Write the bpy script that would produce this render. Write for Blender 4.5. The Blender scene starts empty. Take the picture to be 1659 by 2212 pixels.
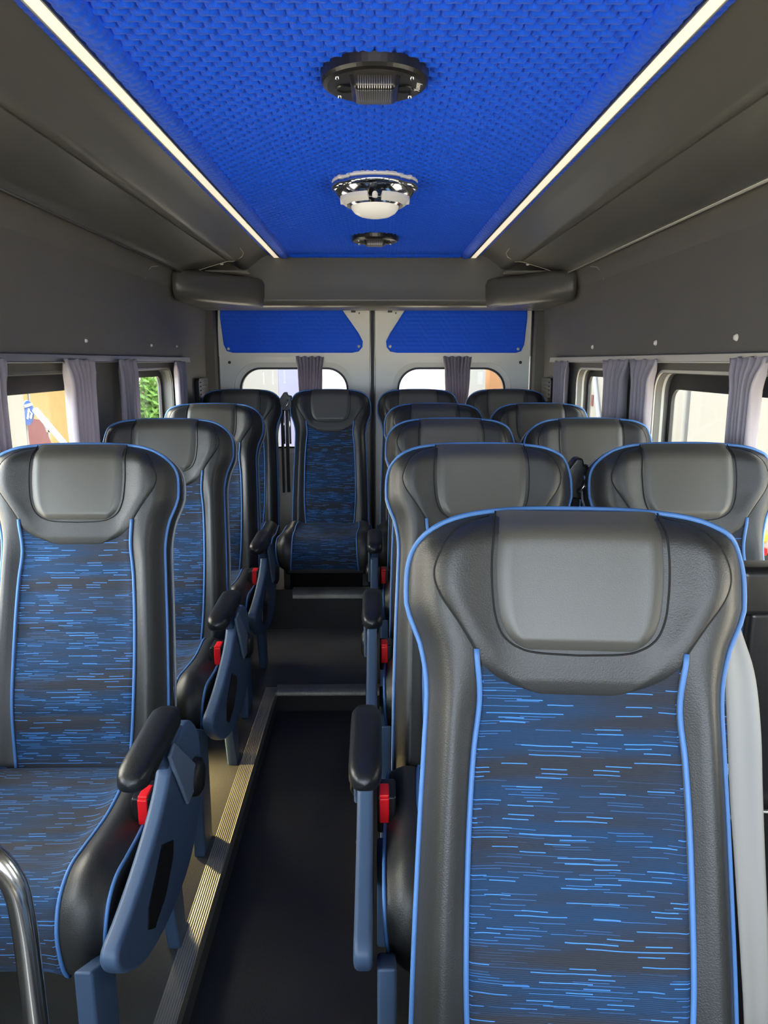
import bpy, bmesh, math, random
import numpy as np
from mathutils import Vector, Matrix
random.seed(4)
C = bpy.context.scene.collection
S = bpy.context.scene
# ---------------------------------------------------------------- camera
ZC = 1.34
cam_d = bpy.data.cameras.new('camera'); cam = bpy.data.objects.new('camera', cam_d); C.objects.link(cam)
cam.location = (0, 0, ZC)
cam.rotation_euler = (math.radians(90-11.48), 0, math.radians(-.66))
cam_d.sensor_fit = 'HORIZONTAL'; cam_d.sensor_width = 36; cam_d.lens = 36*1600/1659
cam_d.clip_start = .02; cam_d.clip_end = 200
S.camera = cam
# ---------------------------------------------------------------- world: overcast daylight, cooler ahead of the van
w = bpy.data.worlds.new('sky'); S.world = w; w.use_nodes = True
nt = w.node_tree; nt.nodes.clear()
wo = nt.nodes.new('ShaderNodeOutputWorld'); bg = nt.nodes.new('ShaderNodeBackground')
tc = nt.nodes.new('ShaderNodeTexCoord'); sx = nt.nodes.new('ShaderNodeSeparateXYZ'); rp = nt.nodes.new('ShaderNodeValToRGB')
mr = nt.nodes.new('ShaderNodeMapRange'); mr.inputs[1].default_value = -.9; mr.inputs[2].default_value = .25
nt.links.new(tc.outputs['Generated'], sx.inputs[0]); nt.links.new(sx.outputs['Y'], mr.inputs[0]); nt.links.new(mr.outputs[0], rp.inputs[0])
rp.color_ramp.elements[0].color = (.74, .86, 1.0, 1); rp.color_ramp.elements[1].color = (1.0, .92, .78, 1)
nt.links.new(rp.outputs[0], bg.inputs[0])
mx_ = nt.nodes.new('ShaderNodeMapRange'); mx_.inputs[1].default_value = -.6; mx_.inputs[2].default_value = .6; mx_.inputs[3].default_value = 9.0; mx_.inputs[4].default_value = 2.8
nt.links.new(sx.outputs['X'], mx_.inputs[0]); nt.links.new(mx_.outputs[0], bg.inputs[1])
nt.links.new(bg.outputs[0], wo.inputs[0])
sd_ = bpy.data.lights.new('sun', 'SUN'); sd_.energy = 11; sd_.angle = math.radians(2); sd_.color = (1, .93, .80)
sun = bpy.data.objects.new('sun', sd_); C.objects.link(sun); sun.rotation_euler = (math.radians(-8), math.radians(27), 0); sun.location = (6, 4, 12)
S.view_settings.view_transform = 'Standard'; S.view_settings.look = 'None'; S.view_settings.gamma = 1
S.view_settings.use_curve_mapping = False; S.view_settings.exposure = 0.86
S.cycles.use_denoising = True
S.cycles.max_bounces = 10; S.cycles.diffuse_bounces = 6; S.cycles.transparent_max_bounces = 12
S.cycles.caustics_reflective = False; S.cycles.caustics_refractive = False; S.cycles.sample_clamp_indirect = 6

# ---------------------------------------------------------------- materials
def mat(name, col, rough=.5, metal=0., spec=.5, emit=None, es=0., bump=None, sheen=0, coat=0):
    m = bpy.data.materials.new(name); m.use_nodes = True; n = m.node_tree; b = n.nodes['Principled BSDF']
    b.inputs['Base Color'].default_value = (*col, 1); b.inputs['Roughness'].default_value = rough
    b.inputs['Metallic'].default_value = metal; b.inputs['Specular IOR Level'].default_value = spec
    b.inputs['Sheen Weight'].default_value = sheen; b.inputs['Coat Weight'].default_value = coat
    if emit: b.inputs['Emission Color'].default_value = (*emit, 1); b.inputs['Emission Strength'].default_value = es
    if bump:
        sc, st, var = bump
        t = n.nodes.new('ShaderNodeTexCoord'); no = n.nodes.new('ShaderNodeTexNoise'); bp = n.nodes.new('ShaderNodeBump')
        no.inputs['Scale'].default_value = sc; no.inputs['Detail'].default_value = 3
        bp.inputs['Strength'].default_value = st; bp.inputs['Distance'].default_value = .002
        n.links.new(t.outputs['Object'], no.inputs[0]); n.links.new(no.outputs[0], bp.inputs['Height']); n.links.new(bp.outputs[0], b.inputs['Normal'])
        if var:
            n2 = n.nodes.new('ShaderNodeTexNoise'); n2.inputs['Scale'].default_value = 6
            r = n.nodes.new('ShaderNodeValToRGB')
            r.color_ramp.elements[0].color = (*[c*(1-var) for c in col], 1); r.color_ramp.elements[1].color = (*[min(1, c*(1+var)) for c in col], 1)
            n.links.new(t.outputs['Object'], n2.inputs[0]); n.links.new(n2.outputs[0], r.inputs[0]); n.links.new(r.outputs[0], b.inputs['Base Color'])
    return m
M = {}
M['vinyl'] = mat('dark_vinyl', (.026, .026, .025), .42, spec=.55, bump=(500, .25, 0))
M['pad'] = mat('pad_leather', (.072, .069, .060), .38, spec=.6, bump=(700, .12, 0))
M['seam'] = mat('seam_thread', (.008, .008, .008), .8)
M['pipe'] = mat('blue_piping', (.075, .20, .48), .5)
M['pipe2'] = mat('pale_piping', (.36, .37, .38), .5)
M['shield'] = mat('blue_grey_plastic', (.060, .105, .19), .5, bump=(300, .1, 0))
M['bracket'] = mat('bracket_plastic_edge_lit', (.15, .20, .28), .45)  # shield plastic made paler: light caught on the bracket edges put into the colour
M['black'] = mat('black_plastic', (.008, .008, .009), .3)
M['arm'] = mat('armrest_rubber', (.010, .0105, .012), .38, bump=(400, .15, 0))
M['red'] = mat('red_button', (.75, .01, .015), .35)
M['chrome'] = mat('chrome', (.85, .86, .88), .08, 1.)
M['rail'] = mat('polished_rail', (.92, .92, .93), .16, 1.)
M['steel'] = mat('painted_steel', (.12, .12, .13), .4, .5)
M['wall'] = mat('grey_wall_lining', (.135, .131, .114), .55, bump=(350, .2, .05))
M['duct'] = mat('grey_duct_plastic', (.105, .103, .091), .34, bump=(300, .1, .04))
M['floor'] = mat('speckled_dark_vinyl_floor', (.020, .020, .020), .45, bump=(260, .25, .35))
M['plat'] = mat('platform_vinyl_floor', (.10, .098, .09), .5, bump=(300, .35, .3))
M['trim'] = mat('brushed_aluminium_trim', (.55, .52, .42), .38, .7, bump=(120, .05, 0))
M['white'] = mat('cream_painted_steel', (.90, .87, .76), .4)
M['rubber'] = mat('black_rubber', (.012, .012, .012), .5)
M['cream'] = mat('cream_rail', (.60, .58, .50), .4)
M['stud'] = mat('cream_cap', (.8, .78, .7), .35)
M['led'] = mat('led_diffuser', (.8, .8, .78), .4, emit=(1, .84, .60), es=.42)
M['alu'] = mat('aluminium_channel', (.32, .32, .31), .35, .8)
M['dome'] = mat('milky_dome', (.82, .80, .76), .25, emit=(1, .96, .9), es=.12)
M['belt'] = mat('belt_beige', (.36, .345, .32), .7)
M['beltblk'] = mat('belt_black', (.012, .012, .013), .7)
M['asphalt'] = mat('asphalt', (.55, .50, .42), .9, bump=(40, .2, .2))
M['yellow'] = mat('yellow_plaster', (.165, .115, .042), .9, bump=(30, .2, .12))
M['extwhite'] = mat('white_render', (.15, .147, .138), .8, bump=(20, .2, .04))
M['extgrey'] = mat('grey_paint', (.14, .145, .155), .6)
M['extred'] = mat('faded_red_board', (.075, .016, .018), .6)
M['extblue'] = mat('sign_blue', (.003, .04, .20), .5)
M['extvan'] = mat('white_van_paint', (.17, .165, .155), .4)
M['extlav'] = mat('pale_lavender_paint', (.10, .10, .17), .3)
M['orange'] = mat('orange_board', (.17, .075, .022), .7)
M['amber'] = mat('amber_lens', (.9, .3, .02), .3)
M['leaf'] = mat('green_leaf', (.10, .22, .03), .6)
M['darkglass'] = mat('dark_glass', (.03, .035, .04), .1)
M['text'] = mat('white_print', (.8, .8, .8), .5)

def corr_trim():
    m = M['trim']; n = m.node_tree; b = n.nodes['Principled BSDF']
    t = n.nodes.new('ShaderNodeTexCoord'); wv = n.nodes.new('ShaderNodeTexWave'); wv.bands_direction = 'X'
    wv.inputs['Scale'].default_value = 55; bp = n.nodes.new('ShaderNodeBump'); bp.inputs['Strength'].default_value = .5; bp.inputs['Distance'].default_value = .002
    n.links.new(t.outputs['Object'], wv.inputs[0]); n.links.new(wv.outputs['Fac'], bp.inputs['Height']); n.links.new(bp.outputs[0], b.inputs['Normal'])
corr_trim()

def glass():
    m = bpy.data.materials.new('window_glass'); m.use_nodes = True; n = m.node_tree; n.nodes.clear()
    o = n.nodes.new('ShaderNodeOutputMaterial'); mx = n.nodes.new('ShaderNodeMixShader'); t = n.nodes.new('ShaderNodeBsdfTransparent')
    g = n.nodes.new('ShaderNodeBsdfGlossy'); g.inputs['Roughness'].default_value = .02; lw = n.nodes.new('ShaderNodeLayerWeight'); lw.inputs[0].default_value = .5
    f = n.nodes.new('ShaderNodeMath'); f.operation = 'MULTIPLY_ADD'; f.inputs[1].default_value = .12; f.inputs[2].default_value = .02
    pw = n.nodes.new('ShaderNodeMath'); pw.operation = 'POWER'; pw.inputs[1].default_value = 4; n.links.new(lw.outputs['Facing'], pw.inputs[0]); n.links.new(pw.outputs[0], f.inputs[0])
    t.inputs[0].default_value = (.93, .95, .95, 1)
    n.links.new(f.outputs[0], mx.inputs[0]); n.links.new(t.outputs[0], mx.inputs[1]); n.links.new(g.outputs[0], mx.inputs[2]); n.links.new(mx.outputs[0], o.inputs[0])
    return m
M['glass'] = glass()

def math_n(n, op, a, b=None, c=None):
    x = n.nodes.new('ShaderNodeMath'); x.operation = op
    for i, v in enumerate((a, b, c)):
        if v is None: continue
        if isinstance(v, (int, float)): x.inputs[i].default_value = v
        else: n.links.new(v, x.inputs[i])
    return x.outputs[0]

def seat_fabric():
    """woven moquette: charcoal/navy ground with broken light-blue weft threads, laid out in the mesh's own UVs (metres)"""
    m = bpy.data.materials.new('seat_moquette'); m.use_nodes = True; n = m.node_tree; b = n.nodes['Principled BSDF']
    uv = n.nodes.new('ShaderNodeUVMap'); sp = n.nodes.new('ShaderNodeSeparateXYZ'); n.links.new(uv.outputs[0], sp.inputs[0])
    oi = n.nodes.new('ShaderNodeObjectInfo')
    u0, v = sp.outputs['X'], sp.outputs['Y']
    wob = n.nodes.new('ShaderNodeTexNoise'); wob.inputs['Scale'].default_value = 14; n.links.new(uv.outputs[0], wob.inputs[0])
    v = math_n(n, 'ADD', v, math_n(n, 'MULTIPLY', wob.outputs[0], .004))
    def layer(rows, cells, thr, seed):
        r = math_n(n, 'MULTIPLY', v, rows); ri = math_n(n, 'FLOOR', r); rf = math_n(n, 'FRACT', r)
        wn = n.nodes.new('ShaderNodeTexWhiteNoise'); wn.noise_dimensions = '1D'
        n.links.new(math_n(n, 'ADD', math_n(n, 'MULTIPLY', ri, 1.37), seed), wn.inputs['W'])
        uu = math_n(n, 'ADD', math_n(n, 'MULTIPLY', u0, cells), math_n(n, 'MULTIPLY', wn.outputs[0], 37.))
        ui = math_n(n, 'FLOOR', uu)
        cb = n.nodes.new('ShaderNodeCombineXYZ'); n.links.new(ui, cb.inputs[0]); n.links.new(ri, cb.inputs[1]); cb.inputs[2].default_value = seed
        w2 = n.nodes.new('ShaderNodeTexWhiteNoise'); w2.noise_dimensions = '3D'; n.links.new(cb.outputs[0], w2.inputs['Vector'])
        on = math_n(n, 'GREATER_THAN', w2.outputs[0], thr)
        ln = math_n(n, 'LESS_THAN', math_n(n, 'ABSOLUTE', math_n(n, 'SUBTRACT', rf, .5)), .10)
        # every third row holds thread
        return math_n(n, 'MULTIPLY', on, ln)
    # density bands down the seat
    bn = n.nodes.new('ShaderNodeTexNoise'); mp = n.nodes.new('ShaderNodeMapping'); mp.inputs['Scale'].default_value = (2.5, 22, 1)
    n.links.new(uv.outputs[0], mp.inputs[0]); n.links.new(mp.outputs[0], bn.inputs[0]); bn.inputs['Scale'].default_value = 1.; bn.inputs['Detail'].default_value = 1
    d1 = layer(170, 30, .78, 3.1); d2 = layer(300, 22, .74, 8.7)
    band = n.nodes.new('ShaderNodeMapRange'); band.inputs[1].default_value = .38; band.inputs[2].default_value = .58; n.links.new(bn.outputs[0], band.inputs[0])
    thread = math_n(n, 'MINIMUM', math_n(n, 'ADD', math_n(n, 'MULTIPLY', d1, .95), math_n(n, 'MULTIPLY', math_n(n, 'MULTIPLY', d2, band.outputs[0]), .7)), 1.)
    g = n.nodes.new('ShaderNodeMix'); g.data_type = 'RGBA'
    g.inputs[6].default_value = (.020, .024, .036, 1); g.inputs[7].default_value = (.006, .037, .098, 1)
    n.links.new(band.outputs[0], g.inputs[0])
    m2 = n.nodes.new('ShaderNodeMix'); m2.data_type = 'RGBA'; m2.inputs[7].default_value = (.07, .29, .78, 1)
    n.links.new(g.outputs[2], m2.inputs[6]); n.links.new(thread, m2.inputs[0]); n.links.new(m2.outputs[2], b.inputs['Base Color'])
    b.inputs['Roughness'].default_value = .8; b.inputs['Sheen Weight'].default_value = .04
    wv = math_n(n, 'SINE', math_n(n, 'MULTIPLY', v, 2600.)); bp = n.nodes.new('ShaderNodeBump'); bp.inputs['Strength'].default_value = .35; bp.inputs['Distance'].default_value = .001
    n.links.new(math_n(n, 'ADD', wv, math_n(n, 'MULTIPLY', thread, 2.)), bp.inputs['Height']); n.links.new(bp.outputs[0], b.inputs['Normal'])
    return m
M['fabric'] = seat_fabric()

def ceiling_fabric():
    m = mat('blue_embossed_fabric', (.0005, .115, .98), .48, spec=.32, sheen=.1); n = m.node_tree; b = n.nodes['Principled BSDF']
    t = n.nodes.new('ShaderNodeTexCoord'); sp = n.nodes.new('ShaderNodeSeparateXYZ'); n.links.new(t.outputs['Object'], sp.inputs[0])
    s = math_n(n, 'SINE', math_n(n, 'MULTIPLY', sp.outputs['X'], 3300.)); bp = n.nodes.new('ShaderNodeBump'); bp.inputs['Strength'].default_value = .35; bp.inputs['Distance'].default_value = .0006
    n.links.new(s, bp.inputs['Height']); n.links.new(bp.outputs[0], b.inputs['Normal'])
    return m
M['blue'] = ceiling_fabric()
def curtain_mat():
    m = mat('lilac_grey_curtain', (.42, .395, .44), .85, bump=(900, .3, .04)); b = m.node_tree.nodes['Principled BSDF']
    n = m.node_tree; tr = n.nodes.new('ShaderNodeBsdfTranslucent'); tr.inputs[0].default_value = (.55, .52, .60, 1); mx = n.nodes.new('ShaderNodeMixShader'); mx.inputs[0].default_value = .3
    o = n.nodes['Material Output']; n.links.new(b.outputs[0], mx.inputs[1]); n.links.new(tr.outputs[0], mx.inputs[2]); n.links.new(mx.outputs[0], o.inputs[0])
    return m
M['curtain'] = curtain_mat()

# ---------------------------------------------------------------- helpers
def tag(o, label=None, cat=None, group=None, kind=None):
    if label: o['label'] = label
    if cat: o['category'] = cat
    if group: o['group'] = group
    if kind: o['kind'] = kind
    return o
def empty(name, loc=(0, 0, 0), label=None, cat=None, group=None, rz=0):
    o = bpy.data.objects.new(name, None); C.objects.link(o); o.location = loc; o.rotation_euler = (0, 0, rz); o.empty_display_size = .05
    return tag(o, label, cat, group)
class G:
    """collects vertices and faces for one mesh"""
    def __init__(s): s.v = []; s.f = []; s.uv = None
    def grid(s, P, closeu=False, closev=False, flip=False):
        nr, nc = len(P), len(P[0]); b = len(s.v)
        for r in P: s.v += [tuple(p) for p in r]
        for i in range(nr - (0 if closev else 1)):
            for j in range(nc - (0 if closeu else 1)):
                a = b+i*nc+j; a2 = b+i*nc+(j+1) % nc; c = b+((i+1) % nr)*nc+(j+1) % nc; d = b+((i+1) % nr)*nc+j
                s.f.append((a, d, c, a2) if flip else (a, a2, c, d))
        return b
    def face(s, pts): b = len(s.v); s.v += [tuple(p) for p in pts]; s.f.append(tuple(range(b, b+len(pts))))
    def tube(s, pts, r, n=8, closed=False, caps=True):
        pts = [Vector(p) for p in pts]; N = len(pts); rings = []; up = None
        for i, p in enumerate(pts):
            a = pts[(i-1) % N] if (closed or i > 0) else p; c = pts[(i+1) % N] if (closed or i < N-1) else p
            t = (c-a).normalized()
            if up is None:
                up = Vector((0, 0, 1)) if abs(t.z) < .9 else Vector((1, 0, 0))
            up = (up - t*up.dot(t)).normalized(); q = t.cross(up)
            rr = r[i] if isinstance(r, (list, tuple)) else r
            rings.append([p + (up*math.cos(k*2*math.pi/n)+q*math.sin(k*2*math.pi/n))*rr for k in range(n)])
        b = s.grid(rings, closeu=True, closev=closed)
        if caps and not closed:
            s.f.append(tuple(b+k for k in range(n))[::-1]); s.f.append(tuple(b+(N-1)*n+k for k in range(n)))
    def prism(s, poly, axis, a0, a1):
        """extrude a 2-D polygon along axis x|y|z from a0 to a1"""
        def P(p, a): return {'x': (a, p[0], p[1]), 'y': (p[0], a, p[1]), 'z': (p[0], p[1], a)}[axis]
        n = len(poly); b = len(s.v); s.v += [P(p, a0) for p in poly]+[P(p, a1) for p in poly]
        s.f.append(tuple(range(b, b+n))[::-1]); s.f.append(tuple(range(b+n, b+2*n)))
        for i in range(n): s.f.append((b+i, b+(i+1) % n, b+n+(i+1) % n, b+n+i))
    def box(s, x0, x1, y0, y1, z0, z1): s.prism([(x0, y0), (x1, y0), (x1, y1), (x0, y1)], 'z', z0, z1)
    def lathe(s, prof, c=(0, 0, 0), n=40, lobe=None, ax='z'):
        rings = []
        for r, z in prof:
            ring = []
            for k in range(n):
                a = k*2*math.pi/n; rr = r*(lobe(a) if lobe else 1)
                q = (rr*math.cos(a), rr*math.sin(a), z)
                if ax == 'y': q = (q[0], q[2], q[1])
                if ax == 'x': q = (q[2], q[0], q[1])
                ring.append((c[0]+q[0], c[1]+q[1], c[2]+q[2]))
            rings.append(ring)
        s.grid(rings, closeu=True)
    def build(s, name, m, parent=None, smooth=False, bevel=0, seg=2, fix=True, uv=None, auto=None):
        me = bpy.data.meshes.new(name); me.from_pydata(s.v, [], s.f); me.materials.append(m)
        if uv:
            L = me.uv_layers.new(name='UVMap'); me.validate(clean_customdata=False)
            for l in me.loops: L.data[l.index].uv = uv[l.vertex_index]
        if fix:
            bm = bmesh.new(); bm.from_mesh(me)
            if not uv: bmesh.ops.remove_doubles(bm, verts=bm.verts, dist=1e-6)
            bmesh.ops.recalc_face_normals(bm, faces=bm.faces); bm.to_mesh(me); bm.free()
        if smooth: me.polygons.foreach_set('use_smooth', [True]*len(me.polygons))
        o = bpy.data.objects.new(name, me); C.objects.link(o); o.parent = parent
        if bevel:
            b = o.modifiers.new('bevel', 'BEVEL'); b.width = bevel; b.segments = seg; b.limit_method = 'ANGLE'; b.angle_limit = math.radians(35)
            me.polygons.foreach_set('use_smooth', [True]*len(me.polygons)); wn = o.modifiers.new('wn', 'WEIGHTED_NORMAL'); wn.keep_sharp = True
        return o
def clone(o, parent=None):
    c = o.copy(); C.objects.link(c); c.parent = parent
    for ch in [x for x in C.objects if x.parent == o]: clone(ch, c)
    return c
def interp(tab, x):
    xs = [a for a, b in tab]; ys = [b for a, b in tab]
    # smooth monotone-ish hermite
    if x <= xs[0]: return ys[0]
    if x >= xs[-1]: return ys[-1]
    for i in range(len(xs)-1):
        if x <= xs[i+1]:
            h = xs[i+1]-xs[i]; t = (x-xs[i])/h
            def sl(k):
                if k <= 0: return (ys[1]-ys[0])/(xs[1]-xs[0])
                if k >= len(xs)-1: return (ys[-1]-ys[-2])/(xs[-1]-xs[-2])
                return (ys[k+1]-ys[k-1])/(xs[k+1]-xs[k-1])
            m0, m1 = sl(i)*h, sl(i+1)*h
            return (2*t**3-3*t**2+1)*ys[i]+(t**3-2*t*t+t)*m0+(-2*t**3+3*t*t)*ys[i+1]+(t**3-t*t)*m1
def sm(a, b, x):
    t = min(1, max(0, (x-a)/(b-a))); return t*t*(3-2*t)
def rrect(a0, a1, b0, b1, r, n=10):
    pts = []
    for cx, cy, s in ((a1-r, b1-r, 0), (a0+r, b1-r, 90), (a0+r, b0+r, 180), (a1-r, b0+r, 270)):
        for k in range(n+1):
            a = math.radians(s+90*k/n); pts.append((cx+r*math.cos(a), cy+r*math.sin(a)))
    return pts
def catmull(pts, n=8):
    P = [Vector(p) for p in pts]; out = []
    for i in range(len(P)-1):
        p0 = P[max(i-1, 0)]; p1 = P[i]; p2 = P[i+1]; p3 = P[min(i+2, len(P)-1)]
        for k in range(n):
            t = k/n
            out.append(.5*((2*p1)+(p2-p0)*t+(2*p0-5*p1+4*p2-p3)*t*t+(3*p1-p0-3*p2+p3)*t**3))
    out.append(P[-1]); return out

# ---------------------------------------------------------------- structure: floor
def struct(name, g, m, **k):
    o = g.build(name, m, **k); tag(o, kind='structure'); return o
WX = 1.0       # side wall
YB, YE = -.5, 4.62
g = G()
g.box(-.417, .04, YB, 2.9, -.16, -.10)                # sunken aisle
struct('floor', g, M['floor'])
g = G(); g.box(-1.05, -.417, YB, 3.6, -.16, 0)
o = struct('floor_platform_left', g, M['plat']); o.name = 'trim_1'
g = G(); g.box(.04, 1.05, YB, 3.6, -.16, 0)
struct('trim_2', g, M['floor'])
g = G(); g.box(-.417, .04, 2.9, 3.6, -.16, 0)
struct('trim_3', g, M['plat'])
g = G(); g.box(-1.05, 1.05, 3.6, 4.75, -.16, .21)
struct('trim_4', g, M['floor'])
g = G(); g.box(-.417, .04, 2.892, 2.8995, -.10, -.0005); struct('trim_14', g, M['rubber'])
# aluminium nosings
def nosing(name, label, build):
    g = G(); build(g); o = g.build(name, M['trim'], bevel=.0015); tag(o, label, 'floor trim'); return o
nosing('edge_trim', 'long ribbed aluminium edge strip on the floor beside the left seats', lambda g: (g.box(-.462, -.413, YB, 2.90, .0005, .004), g.box(-.4165, -.412, YB, 2.90, -.03, .006)))
nosing('step_nosing', 'aluminium nosing across the first step at the end of the aisle', lambda g: (g.box(-.417, .03, 2.885, 2.925, .0005, .005), g.box(-.417, .03, 2.885, 2.89, -.03, .005)))
nosing('step_nosing', 'grey aluminium nosing of the rearmost step, below the middle back seat', lambda g: (g.box(-.42, .03, 3.585, 3.625, .2105, .215), g.box(-.42, .03, 3.585, 3.59, .165, .215)))

# ---------------------------------------------------------------- walls with rounded window holes
def perim_rect(a0, a1, b0, b1, pts):
    """for each point of a rounded outline give its partner on the outer rectangle (radially from the centre)"""
    ca, cb = (a0+a1)/2, (b0+b1)/2; ha, hb = (a1-a0)/2, (b1-b0)/2; out = []
    for p in pts:
        da, db = p[0]-ca, p[1]-cb; k = min(ha/abs(da) if abs(da) > 1e-9 else 1e9, hb/abs(db) if abs(db) > 1e-9 else 1e9)
        out.append((ca+da*k, cb+db*k))
    return out
def holed(g, cell, hole, r, P, depth):
    """cell/hole = (a0,a1,b0,b1); P(a,b,d) maps to 3-D; reveals run from d=0 to d=depth, outer skin at depth too"""
    base = rrect(*hole, r); pts = []
    for i_ in range(len(base)):
        a_, b_ = Vector(base[i_]), Vector(base[(i_+1) % len(base)]); k_ = max(1, int((b_-a_).length/.03))
        pts += [tuple(a_.lerp(b_, q_/k_)) for q_ in range(k_)]
    ca, cb = (cell[0]+cell[1])/2, (cell[2]+cell[3])/2
    # add the cell corners to keep the outline exact
    out = perim_rect(*cell, pts)
    n = len(pts)
    for d, flip in ((0, False), (depth, True)):
        A = [P(*q, d) for q in out]; B = [P(*q, d) for q in pts]
        for i in range(n):
            j = (i+1) % n; qi, qj = out[i], out[j]
            corner = None
            for c in ((cell[0], cell[2]), (cell[0], cell[3]), (cell[1], cell[2]), (cell[1], cell[3])):
                onA = lambda q, v: abs(q[0]-v) < 1e-7
                if ((abs(qi[0]-c[0]) < 1e-7 and abs(qj[1]-c[1]) < 1e-7) or (abs(qi[1]-c[1]) < 1e-7 and abs(qj[0]-c[0]) < 1e-7)) and not (abs(qi[0]-qj[0]) < 1e-7 or abs(qi[1]-qj[1]) < 1e-7): corner = c
            f = [A[i]]+([P(*corner, d)] if corner else [])+[A[j], B[j], B[i]]
            g.face(f[::-1] if flip else f)
    g.grid([[P(*q, 0) for q in pts], [P(*q, depth) for q in pts]], closeu=True)
WZ0, WZ1 = .74, 1.30
cells = [(YB, .2, None), (.2, 1.15, (.3, 1.07)), (1.15, 2.78, (1.22, 2.66)), (2.78, 3.9, (2.98, 3.70)), (3.9, YE+.1, None)]
def side_wall(sgn):
    P = lambda y, z, d: (sgn*(WX+d), y, z)
    g = G()
    for y0, y1, h in cells:
        if h: holed(g, (y0, y1, .60, 1.36), (h[0], h[1], WZ0, WZ1), .07, P, .07)
        else: g.box(*sorted((sgn*WX, sgn*(WX+.07))), y0, y1, .60, 1.36)
    g.box(*sorted((sgn*(WX), sgn*(WX+.07))), YB, YE+.1, -.16, .60)
    return struct('wall_right' if sgn > 0 else 'wall_left', g, M['wall'])
side_wall(1); side_wall(-1)
wn = 0
for sgn in (1, -1):
    for y0, y1, h in cells:
        if not h: continue
        wn += 1
        g = G(); P = lambda y, z, d: (sgn*(WX+d), y, z)
        # black frit band with rubber edge
        o_, i_ = rrect(h[0]-.004, h[1]+.004, WZ0-.004, WZ1+.004, .074), rrect(h[0]+.03, h[1]-.03, WZ0+.03, WZ1-(.055 if y0 < 2.5 else .03), .05)
        g.grid([[P(*q, .045) for q in o_], [P(*q, .045) for q in i_], [P(*q, .056) for q in i_], [P(*q, .056) for q in o_]], closeu=True, closev=True)
        f = struct('window_%d' % wn, g, M['rubber'])
        g = G(); op = rrect(h[0]+.02, h[1]-.02, WZ0+.02, WZ1-.02, .05); g.face([P(*q, .0495) for q in op]); g.face([P(*q, .0525) for q in op][::-1])
        g.build('pane', M['glass'], f, fix=False)
        g = G(); e1, e2, e3 = rrect(h[0]-.012, h[1]+.012, WZ0-.012, WZ1+.012, .08), rrect(h[0]-.003, h[1]+.003, WZ0-.003, WZ1+.003, .07), rrect(h[0]+.001, h[1]-.001, WZ0+.001, WZ1-.001, .07)
        g.grid([[P(*q, .0) for q in e1], [P(*q, -.006) for q in e1], [P(*q, -.006) for q in e2], [P(*q, .03) for q in e3]], closeu=True)
        g.build('edge_seal', M['cream'] if sgn > 0 else M['duct'], f, smooth=False)
# upper lining: profile swept along Y
def sweep(prof, y0, y1, sgn, g, ny=2, thick=None):
    rows = []
    for k in range(ny): y = y0+(y1-y0)*k/(ny-1); rows.append([(sgn*x, y, z) for x, z in prof])
    g.grid(rows)
for sgn in (1, -1):
    g = G()
    up = [(1.0, 1.33), (.998, 1.45), (.985, 1.69), (.975, 1.735), (.965, 1.80), (.965, 1.97), (1.07, 1.97), (1.07, 1.33)]
    g.prism([(sgn*x, z) for x, z in up], 'y', YB, YE+.1)
    o = struct('wall_upper', g, M['wall']); o.name = 'trim_5' if sgn > 0 else 'trim_6'
# ceiling shell above everything
g = G(); g.box(-1.07, 1.07, YB, YE+.1, 1.965, 2.0); struct('ceiling', g, M['wall'])

# cab end: floor, roof, pillars and windscreen opening behind the camera
g = G(); g.box(-1.07, 1.07, -1.3, YB, 1.965, 2.0); g.box(-1.07, 1.07, -1.3, YB, -.2, -.10)
for sgn in (1, -1): g.box(*sorted((sgn*1.0, sgn*1.07)), -1.3, YB, -.16, .62); g.box(*sorted((sgn*.93, sgn*1.07)), -1.3, -1.2, -.16, 2.0); g.box(*sorted((sgn*1.0, sgn*1.07)), -1.2, YB, 1.62, 2.0)
g.box(-1.07, 1.07, -1.35, -1.2, -.16, .72); g.box(-1.07, 1.07, -1.35, -1.2, 1.72, 2.0)
struct('wall_front', g, M['wall'])
# overhead ducts
def duct(sgn, label):
    t = empty('overhead_duct', (sgn*.75, YB, 1.76), label, 'air duct', None)
    off = (-sgn*.75, -YB, -1.76)
    def sh(prof): return [(sgn*x+off[0], z+off[2]) for x, z in prof]
    P1 = catmull([(.965, 1.80, 0), (.95, 1.772, 0), (.938, 1.763, 0), (.928, 1.766, 0), (.90, 1.781, 0), (.82, 1.806, 0), (.735, 1.829, 0)], 6)
    g = G(); prof = [(p.x, p.y) for p in P1]+[(.735, 1.95), (.965, 1.95)]
    g.prism(sh(prof), 'y', 0, 3.85-YB); g.build('lower_panel', M['duct'], t, smooth=False, auto=1)
    P2 = catmull([(.733, 1.832, 0), (.715, 1.828, 0), (.69, 1.832, 0), (.66, 1.853, 0), (.62, 1.884, 0), (.585, 1.902, 0), (.567, 1.908, 0)], 6)
    g = G(); g.prism(sh([(p.x, p.y) for p in P2]+[(.567, 1.95), (.733, 1.95)]), 'y', 0, 4.2-YB)
    g.build('upper_panel', M['duct'], t)
    g = G(); g.tube([(sgn*.933+off[0], 0, 1.762+off[2]), (sgn*.933+off[0], 3.85-YB, 1.762+off[2])], .004, 8); g.build('edge_bead', M['cream'] if sgn > 0 else M['duct'], t, smooth=True)
    return t
duct(1, 'long grey overhead air duct along the right side of the ceiling'); duct(-1, 'long grey overhead air duct along the left side of the ceiling')
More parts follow.
